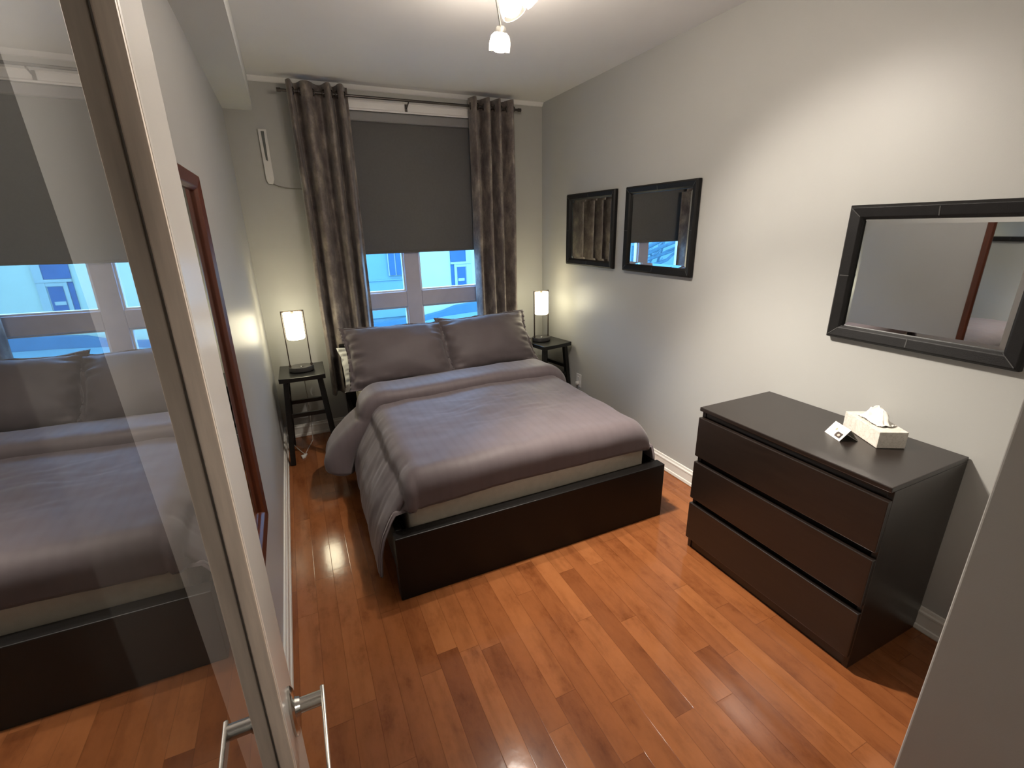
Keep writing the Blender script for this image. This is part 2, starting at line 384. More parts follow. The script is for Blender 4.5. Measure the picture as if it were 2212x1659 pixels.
# curtain rod
rod = thing('curtain_rod', 'thin dark metal curtain rod above the window', 'curtain rod', (-1.14, -.115, 2.478))
obj('rod', tube(bmesh.new(), [(-.87, 0, 0), (.87, 0, 0)], .009, 12), 'rod', rod, smooth=.8)
for s in (-1, 1):
    obj('finial', tube(bmesh.new(), [(s * .86, 0, 0), (s * .885, 0, 0)], .013, 12), 'rod', rod, smooth=.8)
for x in (-.80, -.02, .80):
    bk = bmesh.new(); tube(bk, [(x, .0, -.012), (x, .055, -.03), (x, .093, -.035)], .005, 8); box(bk, x - .009, x + .009, .084, .114 if abs(x) > .3 else .090, -.058, .005)
    obj('bracket', bk, 'rod', rod, smooth=.8)

def curtain(label, x0, x1, zb, peaks, valleys, amp, seed):
    ctl = sorted([(u, -1) for u in peaks] + [(u, 1) for u in valleys])
    ctl = [(ctl[0][0] - .12, -ctl[0][1])] + ctl + [(ctl[-1][0] + .12, -ctl[-1][1])]
    def fold(u):
        for (ua, va), (ub, vb) in zip(ctl, ctl[1:]):
            if u <= ub:
                t = max(0, min(1, (u - ua) / (ub - ua))); return va + (vb - va) * (.5 - .5 * math.cos(PI * t))
        return ctl[-1][1]
    cx = (x0 + x1) / 2
    t = thing('curtain', label, 'curtain', (cx, -.115, 0), 0, 'curtain pair at the bedroom window')
    nx, nz = 110, 60; bm = bmesh.new(); V = []; zt = 2.535
    for j in range(nz + 1):
        z = zb + (zt - zb) * j / nz; row = []; h = (z - zb) / (zt - zb)
        for i in range(nx + 1):
            u = i / nx
            uu = u + .018 * (1 - h) * noise.noise(Vector((u * 4, z * .8, seed)))
            f = fold(uu); a = amp * (1 - .12 * h)
            y = a * math.copysign(abs(f) ** .8, f) + .008 * noise.noise(Vector((u * 5, z * 1.6, seed)))
            x = x0 + (x1 - x0) * u - cx + .010 * noise.noise(Vector((u * 3 + 9, z * 1.1, seed)))
            zz = z
            row.append(bm.verts.new((x, y, zz)))
        V.append(row)
    for j in range(nz):
        for i in range(nx): bm.faces.new((V[j][i], V[j][i + 1], V[j + 1][i + 1], V[j + 1][i]))
    obj('drape', bm, 'curtain', t, smooth=4, solid=.004)
    for k in range(len(ctl) - 1):
        u = (ctl[k][0] + ctl[k + 1][0]) / 2
        if not 0.0 < u < 1: continue
        g = bmesh.new(); ring = [(0, .021 * math.cos(q), .021 * math.sin(q)) for q in [2 * PI * i / 20 for i in range(21)]]
        tube(g, ring, .0045, 6)
        o = obj('grommet', g, 'rod', t, smooth=4); o.location = (x0 + (x1 - x0) * u - cx, 0, 2.478); o.rotation_euler = (0, 0, .5 if k % 2 else -.5)
    return t
curtain('taupe velvet curtain panel left of the blind, hanging behind the left stool', -1.965, -1.580, .36, (.05, .30, .67, .87), (.13, .53, .77, .985), .058, 1.3)
curtain('taupe velvet curtain panel right of the blind, hanging behind the right pillow', -.690, -.312, .36, (.08, .36, .60, .90), (.24, .49, .74), .064, 4.1)

# white narrow wall unit with cord
wu = thing('wall_unit', 'narrow white plastic wall unit with a dark slot, left of the curtain', 'wall unit', (-2.152, 0, 1.915))
ub = bmesh.new()
prism(ub, [(-.026, .03), (-.014, 0), (.014, 0), (.026, .03), (.026, .345), (-.026, .345)], 'y', -.018, -.0005)
obj('housing', ub, 'plastic', wu, bev=.004)
obj('slot', prism(bmesh.new(), [(-.006, .155), (.006, .145), (.011, .33), (-.009, .33)], 'y', -.021, -.0175), 'dark_slot', wu)
obj('cord', tube(bmesh.new(), bez((.012, -.010, .004), (.05, -.012, -.02), (.10, -.010, -.028), (.24, -.008, -.03)), .0035, 8), 'cord', wu, smooth=4)

# ---------------------------------------------------------------- glass door (open, beside the left wall)
DX0, DX1 = -2.243, -2.208
d1 = tag(empty('door_1', (DX1, -3.33, 0)), 'open white door with one large glass pane and lever handles, at left', kind='structure')
def dbox(y0, y1, z0, z1, x0=DX0, x1=DX1): return (x0 - DX1, x1 - DX1, y0 + 3.33, y1 + 3.33, z0, z1)
obj('door_stile', B(*dbox(-3.43, -3.33, .01, 2.03)), 'door', d1, bev=.003)
obj('door_stile', B(*dbox(-4.11, -4.01, .01, 2.03)), 'door', d1, bev=.003)
obj('door_rail', B(*dbox(-4.01, -3.43, .01, .22)), 'door', d1, bev=.002)
obj('door_rail', B(*dbox(-4.01, -3.43, 1.92, 2.03)), 'door', d1, bev=.002)
gm = bmesh.new(); xm = (DX0 + DX1) / 2
for (xa, xb) in ((xm + .0009, DX1 - .001), (DX0 + .001, xm - .0009)):
    for a in ((-3.4345, -3.4295, .22, 1.92), (-4.0105, -4.0055, .22, 1.92)): box(gm, *dbox(*a, xa, xb))
    for a in ((-4.0055, -3.4345, .22, .226), (-4.0055, -3.4345, 1.914, 1.92)): box(gm, *dbox(*a, xa, xb))
obj('glazing_bead', gm, 'bead', d1, bev=.0015)
gp = bmesh.new(); vs = [gp.verts.new((xm - DX1, y + 3.33, z)) for y, z in ((-4.008, .222), (-3.432, .222), (-3.432, 1.918), (-4.008, 1.918))]; gp.faces.new(vs)
obj('glass_pane', gp, 'door_glass', d1)
def handle(side):
    s = side; xs = 0 if s > 0 else DX0 - DX1
    hy, hz = -3.378 + 3.33, .985
    bm = bmesh.new()
    # oval rose
    n = 28; A = []; 
    for k, (e, dx) in enumerate(((1.0, 0), (1.0, .003), (.86, .006), (.0, .0065))):
        A.append([bm.verts.new((xs + s * dx, hy + .019 * e * math.cos(2 * PI * i / n), hz + .042 * e * math.sin(2 * PI * i / n))) for i in range(n)] if e else [bm.verts.new((xs + s * dx, hy, hz))])
    for P, Q in zip(A, A[1:]):
        for i in range(n):
            if len(Q) == 1: bm.faces.new((P[i], P[(i + 1) % n], Q[0]))
            else: bm.faces.new((P[i], P[(i + 1) % n], Q[(i + 1) % n], Q[i]))
    bm.faces.new(A[0])
    tube(bm, [(xs + s * .005, hy, hz + .006), (xs + s * .012, hy, hz + .006)], .0135, 20, .0115)
    tube(bm, [(xs + s * .011, hy, hz + .006), (xs + s * .040, hy, hz + .006)], .0098, 20)
    h = obj('door_handle', bm, 'chrome', d1, smooth=.7)
    lv = bmesh.new()
    beam(lv, (xs + s * .041, hy + .012, hz + .006), (xs + s * .041, hy - .112, hz + .003), .006, .021, w2=.0045, d2=.018)
    obj('lever', lv, 'chrome', h, bev=.0025, seg=3)
handle(1); handle(-1)
d1.rotation_euler = (0, math.radians(.5), 0); d1.location.x -= .0085

# ---------------------------------------------------------------- mirrors
def leather_mirror(label, yc, zc, w=.625, h=.535, fw=.046):
    t = thing('wall_mirror', label, 'mirror', (0, yc, zc), 0, 'leather framed mirrors on the right wall')
    bm = bmesh.new(); prof = [(0, .0), (0, .020), (.010, .031), (fw - .009, .025), (fw, .016), (fw, 0)]   # inset, height off wall
    rings = []
    for ins, d in prof:
        rings.append([bm.verts.new((-d - .004, sy * (w / 2 - ins), sz * (h / 2 - ins))) for sy, sz in ((-1, -1), (1, -1), (1, 1), (-1, 1))])
    rings.append(rings[0])
    for A, Q in zip(rings, rings[1:]):
        for i in range(4): bm.faces.new((A[i], A[(i + 1) % 4], Q[(i + 1) % 4], Q[i]))
    obj('frame', bm, 'leather', t, bev=.002)
    for s in (-1, 1):
        y = s * (w / 2 - fw / 2); z = s * (h / 2 - fw / 2)
        obj('seam', beam(bmesh.new(), (-.0345, s * (w / 2 - .014), -.006), (-.0295, s * (w / 2 - fw + .008), -.006), .004, .0015, up=(1, 0, 0)), 'seam', t)
        obj('seam', beam(bmesh.new(), (-.0345, .01, s * (h / 2 - .014)), (-.0295, .01, s * (h / 2 - fw + .008)), .004, .0015, up=(1, 0, 0)), 'seam', t)
        for q in (-1, 1):
            obj('seam', beam(bmesh.new(), (-.0362, s * (w / 2 - .013), q * (h / 2 - .013)), (-.0300, s * (w / 2 - fw + .010), q * (h / 2 - fw + .010)), .003, .0012, up=(1, 0, 0)), 'seam', t)
    mg = bmesh.new(); iw, ih = w / 2 - fw + .001, h / 2 - fw + .001; bv = .018
    o_ = [mg.verts.new((-.0105, a * iw, c * ih)) for a, c in ((-1, -1), (1, -1), (1, 1), (-1, 1))]
    i_ = [mg.verts.new((-.0125, a * (iw - bv), c * (ih - bv))) for a, c in ((-1, -1), (1, -1), (1, 1), (-1, 1))]
    mg.faces.new(i_)
    for k in range(4): mg.faces.new((o_[k], o_[(k + 1) % 4], i_[(k + 1) % 4], i_[k]))
    obj('mirror_glass', mg, 'mirror', t)
    return t
leather_mirror('black leather framed mirror nearest the window corner, reflecting the curtain', -.785, 1.562, .635)
leather_mirror('black leather framed mirror in the middle of the right wall, reflecting the blind and window', -1.532, 1.562, .630)
leather_mirror('black leather framed mirror above the dresser', -2.985, 1.384, .628, .535, .054)

# tall brown framed mirror on the left wall
tm = thing('wall_mirror', 'tall red-brown wood framed mirror on the left wall beside the door', 'mirror', (WL + .002, -2.50, 1.19))
hw, hh_ = .29, .572
fw = .045
fb = bmesh.new()
prof = [(0, 0), (0, .022), (.006, .030), (.036, .024), (fw, .014), (fw, 0)]
rings = [[fb.verts.new((d, a * (hw - ins), c * (hh_ - ins))) for a, c in ((-1, -1), (1, -1), (1, 1), (-1, 1))] for ins, d in prof]; rings.append(rings[0])
for A, Q in zip(rings, rings[1:]):
    for i in range(4): fb.faces.new((A[i], A[(i + 1) % 4], Q[(i + 1) % 4], Q[i]))
obj('frame', fb, 'brown_wood', tm, bev=.002)
mg = bmesh.new(); q = [mg.verts.new((.009, a * (hw - fw + .001), c * (hh_ - fw + .001))) for a, c in ((-1, -1), (1, -1), (1, 1), (-1, 1))]; mg.faces.new(q)
obj('mirror_glass', mg, 'mirror', tm)
tm.rotation_euler = (0, math.radians(.6), 0)
tm.location.x += .009

# ---------------------------------------------------------------- bed
bed = thing('bed_frame', 'black-brown wooden bed frame with low footboard', 'bed', (-1.142, -1.16, 0))
def bbox(x0, x1, y0, y1, z0, z1): return (x0 + 1.142, x1 + 1.142, y0 + 1.16, y1 + 1.16, z0, z1)
obj('footboard', B(*bbox(-1.890, -.393, -2.165, -2.100, 0, .328)), 'black_wood', bed, bev=.004)
obj('headboard', B(*bbox(-1.876, -.405, -.236, -.194, 0, .775)), 'black_wood', bed, bev=.008, seg=3)
obj('side_rail', B(*bbox(-1.876, -1.846, -2.100, -.236, .06, .328)), 'black_wood', bed, bev=.003)
obj('side_rail', B(*bbox(-.437, -.407, -2.100, -.236, .06, .328)), 'black_wood', bed, bev=.003)
obj('slat_base', B(*bbox(-1.846, -.437, -2.100, -.236, .155, .185)), 'black_wood', bed)

mt = bmesh.new(); box(mt, -.662, .662, -.94, .92, 0, .345)
mo = obj('mattress', mt, 'mattress', None, bev=.035, seg=5, smooth=4)
mo.location = (-1.142, -1.170, .186); tag(mo, 'cream white mattress edge showing under the duvet', 'mattress')
mo.scale = (1, .985, 1)

def sstep(a, b, x):
    t = max(0, min(1, (x - a) / (b - a))); return t * t * (3 - 2 * t)
def wr(p, sc, seed=0): return noise.noise(Vector((p[0] * sc, p[1] * sc, p[2] * sc + seed)))

XL, XR, ZT, RC = -1.805, -.475, .572, .085
def cross(a, ztop, rc, ll, out_l, lr, out_r):
    """cross-bed profile; a in metres from left tip: returns x, z, nx, nz"""
    arc = rc * PI / 2
    top = (XR - rc) - (XL + rc)
    # left drape (length ll), arc, top, arc, right drape
    if a < ll:
        t = (ll - a); k = t / ll
        x = XL - out_l * math.sin(min(1, k * 1.15) * PI / 2) ; z = ztop - rc - t * .97
        return x, z, -1, .25
    a -= ll
    if a < arc:
        th = a / rc
        return XL + rc - rc * math.cos(th), ztop - rc + rc * math.sin(th), -math.cos(th), math.sin(th)
    a -= arc
    if a < top: return XL + rc + a, ztop, 0, 1
    a -= top
    if a < arc:
        th = a / rc
        return XR - rc + rc * math.sin(th), ztop - rc + rc * math.cos(th), math.sin(th), math.cos(th)
    a -= arc; k = a / lr
    return XR + out_r * math.sin(min(1, k * 1.2) * PI / 2), ztop - rc - a * .97, 1, .25

# duvet body
LL, LR = .36, .24
arc = RC * PI / 2; total = LL + LR + 2 * arc + (XR - XL - 2 * RC)
NA, NB = 150, 120
YHEAD, YF = -.72, -2.105
FL = .075                                       # drop on the foot face
blen = (YHEAD - (YF + RC)) + arc + FL
bm = bmesh.new(); V = []
for j in range(NB + 1):
    bpos = blen * j / NB; row = []
    L0 = YHEAD - (YF + RC)
    for i in range(NA + 1):
        a = total * i / NA
        # longer drape on the left toward the foot
        kf = min(1, bpos / L0)
        x, z, nx, nz = cross(a, ZT, RC, LL, .125 + .03 * kf, LR, .075)
        dz = 0
        if bpos < L0: y = YHEAD - bpos; ny = 0
        else:
            t = bpos - L0
            if t < arc:
                th = t / RC; y = YF + RC - RC * math.sin(th); dz = RC - RC * math.cos(th)
            else: y = YF; dz = RC + (t - arc)
        top_f = sstep(ZT - RC - .30, ZT, z)      # 1 on top, 0 low on the sides
        side = a < LL or a > total - LR
        if side:
            dzz = min(dz, max(0, z - .412))
            y = y + (.02 if y < YF + .03 else 0)
        else:
            dzz = min(dz, max(0, z - .412))
        # gather at the foot-left corner
        if bpos > L0 and a < LL + arc * .6: y -= .012 * (a / (LL + arc))
        z2 = z - dzz
        P = Vector((x, y, z2))
        w1 = wr(P, 4.0, 3) * .010 + wr(P, 11.0, 8) * .004
        # wrinkles mid bed
        q = math.exp(-(((x + 1.12) / .38) ** 2 + ((y + 1.52) / .22) ** 2))
        w1 += q * .009 * noise.noise(Vector((x * 7, y * 26 + 3 * wr(P, 5, 1), 2)))
        if nz < .9: w1 += .007 * noise.noise(Vector((y * 7, z2 * 3, 5))) + .004 * noise.noise(Vector((y * 26, z2 * 7, 9)))
        crown = .018 * math.sin(PI * max(0, min(1, (x - XL) / (XR - XL)))) if nz > .5 else 0
        # right and left hems rise and fall
        hem = 0
        if a < LL: hem = (1 - a / LL) * (.035 * math.sin(y * 5.2 + .6) + .02 * wr((y, 0, 0), 5, 2) - .06 * sstep(-1.6, -2.1, y))
        if a > total - LR: hem = ((a - total + LR) / LR) * (.02 * math.sin(y * 6))
        row.append(bm.verts.new((x + nx * w1, y, z2 + nz * w1 + crown + hem)))
    V.append(row)
for j in range(NB):
    for i in range(NA): bm.faces.new((V[j][i], V[j][i + 1], V[j + 1][i + 1], V[j + 1][i]))
dv = obj('duvet', bm, 'duvet', None, smooth=4, solid=.016)
tag(dv, 'plum grey striped duvet spread over the bed', 'duvet')

# turned-down band of the duvet
bm = bmesh.new(); V = []
LL2, LR2, RC2, ZT2 = .34, .12, .10, .600
arc2 = RC2 * PI / 2; tot2 = LL2 + LR2 + 2 * arc2 + (XR - XL - 2 * RC2)
NA2, NC = 120, 28
for i in range(NA2 + 1):
    a = tot2 * i / NA2
    x, z, nx, nz = cross(a, ZT2 - .022, RC2, LL2, .20, LR2, .05)
    kd = max(0, 1 - a / LL2)
    half = .165 + .02 * kd; th = .053 + .034 * kd * (1 - .55 * kd ** 3)
    yc = -.985 - .03 * kd + .012 * math.sin(x * 5)
    ring = []
    endf = 1 - .85 * max(0, (kd - .93) / .07) - (.8 * max(0, (a - tot2 + .03) / .03))
    for k in range(NC):
        t = 2 * PI * k / NC
        cx_, sx_ = math.cos(t), math.sin(t)
        e1 = math.copysign(abs(cx_) ** .55, cx_); e2 = math.copysign(abs(sx_) ** .8, sx_)
        # foot side edge is puffier
        puff = 1.0 + .35 * sstep(.2, -1, e1)
        yy_ = yc + half * e1 * (.6 + .4 * endf); oo = th * e2 * endf * puff + (th * .3)
        P = (x, yy_, z); w1 = wr(P, 5, 4) * .007 + wr(P, 14, 6) * .003
        if kd > 0: w1 += .010 * noise.noise(Vector((yy_ * 16, z * 3, 1))) * (e2 > 0)
        ring.append(bm.verts.new((x + nx * (oo + w1), yy_, z + nz * (oo + w1))))
    V.append(ring)
for A, Q in zip(V, V[1:]):
    for k in range(NC): bm.faces.new((A[k], A[(k + 1) % NC], Q[(k + 1) % NC], Q[k]))
bm.faces.new(V[0]); bm.faces.new(V[-1])
obj('turned_down_fold', bm, 'duvet', dv, smooth=4)

def pillow(name, label, cat, mat, loc, rot, w, h, t, seed, flange, group=None, wrk=1.0):
    n = 44; bm = bmesh.new(); top = {}; 
    def pt(u, v, s):
        r = max(abs(u), abs(v))
        px = u * w / 2 * (1 - .075 * (1 - v * v) * abs(u) ** 2); pz = v * h / 2 * (1 - .085 * (1 - u * u) * abs(v) ** 2)
        iu, iv = min(1, abs(u) / flange), min(1, abs(v) / flange)
        th = max(0, (1 - iu ** 2.4) * (1 - iv ** 2.4)) ** .5
        y = s * t / 2 * th * (1 + .10 * noise.noise(Vector((u * 1.7, v * 1.7, seed))))
        e = sstep(.45, .95, r)
        wv = noise.noise(Vector((u * 3.0, v * 7.5, seed + s))) * .026 * sstep(.55, .9, abs(u)) + noise.noise(Vector((u * 9, v * 4.5, seed - s))) * .012 * sstep(.55, .9, abs(v))
        wv += .006 * noise.noise(Vector((u * 3, v * 3, seed * 2)))
        y += wrk * wv * (1 if th > .02 else .6) * (s if th > .02 else 1)
        # soft slump
        pz += .012 * noise.noise(Vector((u * 1.5, seed, 0))) ; px += .010 * noise.noise(Vector((v * 2.5, seed, 3)))
        if th <= .02: y += .010 * math.sin(7 * (u + v) + seed)
        return (px, y, pz)
    def val(i): 
        c = -1 + 2 * i / n; return math.sin(c * PI / 2) * .35 + c * .65
    for s in (1, -1):
        for i in range(n + 1):
            for j in range(n + 1):
                edge = i in (0, n) or j in (0, n)
                if s == -1 and edge: top[(s, i, j)] = top[(1, i, j)]; continue
                top[(s, i, j)] = bm.verts.new(pt(val(i), val(j), s))
        for i in range(n):
            for j in range(n):
                f = [top[(s, i, j)], top[(s, i + 1, j)], top[(s, i + 1, j + 1)], top[(s, i, j + 1)]]
                try: bm.faces.new(f if s == -1 else f[::-1])
                except ValueError: pass
    o = obj(name, bm, mat, None, smooth=4)
    o.location = loc; o.rotation_euler = rot
    return tag(o, label, cat, group)
R_ = math.radians
pillow('pillow', 'plum grey pillow propped on the left half of the bed', 'pillow', 'pillow', (-1.490, -.557, .735), (R_(-38), R_(1.5), R_(1)), .785, .50, .20, 1.7, .93, 'plum grey pillows')
pillow('pillow', 'plum grey pillow propped on the right half of the bed, by the right stool', 'pillow', 'pillow', (-.778, -.533, .738), (R_(-38), R_(-1), R_(-1)), .775, .50, .20, 5.2, .93, 'plum grey pillows')
pillow('pillow', 'white pillow peeking out behind the left plum grey pillow', 'pillow', 'linen', (-1.545, -.375, .610), (R_(-26), 0, R_(1)), .71, .34, .15, 3.3, 1.0)

# ---------------------------------------------------------------- stools
def make_stool(label, loc, rz, w=.30, d=.36):
    t = thing('wooden_stool', label, 'stool', loc, rz, 'black stools used as bedside tables')
    bm = bmesh.new(); n = 10; A = []; Bq = []
    for i in range(n + 1):
        u = -1 + 2 * i / n; z = .650 - .004 * (1 - u * u)
        A.append([bm.verts.new((u * w / 2, s * d / 2, z)) for s in (-1, 1)]); Bq.append([bm.verts.new((u * w / 2, s * d / 2, .616)) for s in (-1, 1)])
    for i in range(n):
        bm.faces.new((A[i][0], A[i + 1][0], A[i + 1][1], A[i][1])); bm.faces.new((Bq[i][0], Bq[i][1], Bq[i + 1][1], Bq[i + 1][0]))
        for s in (0, 1): bm.faces.new((A[i][s], A[i + 1][s], Bq[i + 1][s], Bq[i][s]))
    for i in (0, n): bm.faces.new((A[i][0], A[i][1], Bq[i][1], Bq[i][0]))
    obj('seat', bm, 'stool', t, bev=.004)
    def leg(sx, sy, z):
        k = (.616 - z) / .616
        return Vector((sx * (w / 2 - .040 + .045 * k), sy * (d / 2 - .045 + .040 * k), z))
    for sx in (-1, 1):
        for sy in (-1, 1):
            obj('leg', beam(bmesh.new(), leg(sx, sy, .001), leg(sx, sy, .616), .034, .034, up=(0, 1, 0)), 'stool', t, bev=.003)
    for sy, z in ((-1, .365), (1, .365)):
        obj('stretcher', beam(bmesh.new(), leg(-1, sy, z), leg(1, sy, z), .020, .030), 'stool', t, bev=.002)
    for sx in (-1, 1):
        obj('stretcher', beam(bmesh.new(), leg(sx, -1, .43), leg(sx, 1, .43), .020, .030), 'stool', t, bev=.002)
    return t
make_stool('black wooden stool left of the bed, under the left lamp', (-2.158, -.345, 0), R_(-1))
make_stool('black wooden stool right of the bed, under the right lamp', (-.200, -.420, 0), R_(10))

# ---------------------------------------------------------------- bedside lamps
def make_lamp(label, loc, rz, side):
    t = thing('table_lamp', label, 'lamp', loc, rz, 'bedside table lamps')
    bm = lathe(bmesh.new(), [(0, 0), (.080, 0), (.084, .004), (.085, .028), (.082, .034), (.070, .033), (.03, .030), (0, .029)], 40)
    bmesh.ops.scale(bm, vec=(1, .82, 1), verts=bm.verts)
    obj('base', bm, 'lamp_base', t, smooth=.6)
    obj('touch_dimple', lathe(bmesh.new(), [(0, .0295), (.012, .0305), (.015, .0322), (0, .0325)], 20), 'chrome', t, smooth=4)
    for s in (-1, 1):
        bm = bmesh.new(); box(bm, s * .071 - .0035, s * .071 + .0035, -.005, .005, .032, .424); obj('post', bm, 'lamp_metal', t, bev=.001)
        obj('post_foot', lathe(bmesh.new(), [(.008, .031), (.008, .046), (.005, .050)], 16, Matrix.Translation((s * .071, 0, 0))), 'lamp_metal', t, smooth=.7)
    obj('top_bar', B(-.0745, .0745, -.005, .005, .424, .432), 'lamp_metal', t, bev=.001)
    obj('socket', lathe(bmesh.new(), [(.012, .424), (.012, .412), (.017, .408), (.017, .396)], 20), 'lamp_metal', t, smooth=.7)
    bm = lathe(bmesh.new(), [(.0600, .418), (.0600, .245), (.057, .236), (.05, .232), (0, .231)], 40, caps=False)
    o = obj('lamp_shade', bm, 'shade', t, smooth=.9)
    return t
lampL = make_lamp('lit metal-framed lamp with frosted shade on the left stool', (-2.158, -.350, .648), R_(0), -1)
lampR = make_lamp('lit metal-framed lamp with frosted shade on the right stool', (-.222, -.395, .648), R_(6), 1)
cd = bmesh.new()
pts = bez((0, .068, .012), (0, .12, .02), (.004, .215, .02), (.004, .230, -.10), 10) + bez((.004, .230, -.10), (.004, .240, -.35), (.0, .22, -.55), (-.01, .21, -.640), 12)[1:] + bez((-.01, .21, -.640), (-.03, .14, -.646), (-.05, .08, -.6445), (-.075, -.03, -.6445), 12)[1:]
obj('cord', tube(cd, pts, .003, 7), 'white_cord', lampL, smooth=4)
sw = bmesh.new(); prism(sw, [(-.105, -.055), (-.06, -.035), (-.075, -.085), (-.095, -.10)], 'z', -.6475, -.634)
obj('cord_switch', sw, 'plastic', lampL, bev=.003)
cd = bmesh.new()
obj('cord', tube(cd, bez((-.075, -.03, -.6445), (-.11, .06, -.644), (-.16, .10, -.60), (-.178, .14, -.53), 12), .003, 7), 'white_cord', lampL, smooth=4)

# outlet on the right wall
ol = thing('wall_outlet', 'white wall outlet with a plug, behind the right stool', 'outlet', (0, -.672, .325))
obj('plate', B(-.006, -.0005, -.036, .036, -.058, .058), 'plastic', ol, bev=.002)
for z in (-.022, .022): obj('socket_face', B(-.0085, -.0055, -.016, .016, z - .014, z + .014), 'plastic', ol, bev=.002)
obj('plug', B(-.032, -.0086, -.012, .012, -.034, -.010), 'plastic', ol, bev=.004)

# ---------------------------------------------------------------- dresser
dr = thing('dresser', 'espresso brown dresser with three wide drawers', 'dresser', (-.24, -2.84, 0))
DX, DY0, DY1 = (-.476, -.006), -3.2414, -2.4377
def db(x0, x1, y0, y1, z0, z1): return (x0 + .24, x1 + .24, y0 + 2.84, y1 + 2.84, z0, z1)
obj('top', B(*db(DX[0], DX[1], DY0, DY1, .761, .780)), 'dresser', dr, bev=.003)
for y0, y1 in ((DY0, DY0 + .02), (DY1 - .02, DY1)): obj('side_panel', B(*db(-.454, DX[1], y0, y1, 0, .761)), 'dresser', dr, bev=.002)
obj('carcass', boxes(db(-.440, -.012, DY0 + .02, DY1 - .02, .05, .755), db(-.450, -.440, DY0 + .02, DY1 - .02, .725, .761)), 'dresser', dr)
obj('plinth', B(*db(-.448, -.43, DY0 + .02, DY1 - .02, 0, .05)), 'dresser', dr)
for z0, z1 in ((.528, .728), (.297, .497), (.064, .266)):
    obj('drawer', B(*db(DX[0], -.4545, DY0, DY1, z0, z1)), 'dresser', dr, bev=.003)

# tissue box
ang = math.atan2(-2.862 + 3.047, -.116 + .219)     # long side direction
tb = thing('tissue_box', 'pale leaf-print tissue box with a tissue pulled up, on the dresser', 'tissue box', (-.1265, -2.985, .780), ang)
Lh, Wh, Ht = .106, .051, .066
bx = bmesh.new(); prism(bx, [(-Lh, -Wh), (Lh, -Wh), (Lh, Wh), (-Lh, Wh)], 'z', .001, Ht)
obj('carton', bx, 'tissue_box', tb, bev=.0015)
n = 22
ri = []
ri.append([(-.068, -.026), (.068, -.026), (.068, .026), (-.068, .026)])
obj('slot_opening', prism(bmesh.new(), [(.060 * math.cos(2 * PI * k / n), .022 * math.sin(2 * PI * k / n)) for k in range(n)], 'z', Ht - .0005, Ht + .0012), 'dark_slot', tb)
ts = bmesh.new(); G = []
for i in range(31):
    rowv = []
    for j in range(31):
        u, v = -1 + i / 15, -1 + j / 15; r = min(1, math.hypot(u, v))
        hgt = .056 * math.exp(-((u + .02) / .50) ** 2 - ((v - .1) / .75) ** 2) + .026 * math.exp(-((u + .62) / .34) ** 2 - (v / .8) ** 2) + .020 * math.exp(-((u - .65) / .3) ** 2 - (v / .7) ** 2)
        hgt += .016 * noise.noise(Vector((u * 2.6, v * 2.6, 4))) * (1 - r ** 3) + .006 * noise.noise(Vector((u * 7, v * 7, 1)))
        x = u * .066 * (1 - .15 * v * v) + .010 * noise.noise(Vector((u * 3, v * 3, 9))); y = v * .036 + .012 * noise.noise(Vector((u * 3, v * 3, 19)))
        rowv.append(ts.verts.new((x, y, Ht + .004 + max(0, hgt) * (1.05 - .6 * r ** 4))))
    G.append(rowv)
for i in range(30):
    for j in range(30): ts.faces.new((G[i][j], G[i + 1][j], G[i + 1][j + 1], G[i][j + 1]))
obj('tissue', ts, 'tissue', tb, smooth=4, sub=1)

# folded tent card
ca = math.atan2(-2.857 + 2.940, -.247 + .287)
tc = thing('tent_card', 'small white folded tent card with a dark photo, on the dresser', 'card', (-.2315, -2.9295, .780), ca)
bm = bmesh.new(); hl = .046; hb = .036; hz = .046
for s in (-1, 1):
    o4 = [(-hl, s * hb, 0), (hl, s * hb, 0), (hl, 0, hz), (-hl, 0, hz)]
    nrm = Vector((0, s * hz, hb)).normalized() * .0006
    A = [bm.verts.new(Vector(p) + Vector((0, 0, .0006))) for p in o4]; Q = [bm.verts.new(Vector(p) + Vector((0, 0, .0006)) + nrm) for p in o4]
    bm.faces.new(A); bm.faces.new(Q[::-1])
    for i in range(4): bm.faces.new((A[i], A[(i + 1) % 4], Q[(i + 1) % 4], Q[i]))
obj('card_leaves', bm, 'card', tc)
CARD_SIDE = 1
def onface(pts, lift, mat, name):
    s = CARD_SIDE; bm = bmesh.new(); nrm = Vector((0, s * hz, hb)).normalized()
    V_ = [bm.verts.new(Vector((p[0], s * hb * (1 - p[1]), hz * p[1] + .0006)) + nrm * lift) for p in pts]; bm.faces.new(V_)
    obj(name, bm, mat, tc)
# picture near the right end of the visible leaf, faint mark near its left end
k_ = [(-.036, .14), (-.006, .14), (-.002, .22), (-.002, .42), (-.006, .52), (-.036, .52)]
onface([(x, y) for x, y in k_], .0010, 'card_photo', 'printed_photo')
onface([(-.020 + .007 * math.cos(2 * PI * i / 14), .32 + .09 * math.sin(2 * PI * i / 14)) for i in range(14)], .0013, 'card_spot', 'photo_highlight')
onface([(.010 + .005 * math.cos(2 * PI * i / 10), .60 + .10 * math.sin(2 * PI * i / 10)) for i in range(10)], .0010, 'card_mark', 'printed_mark')

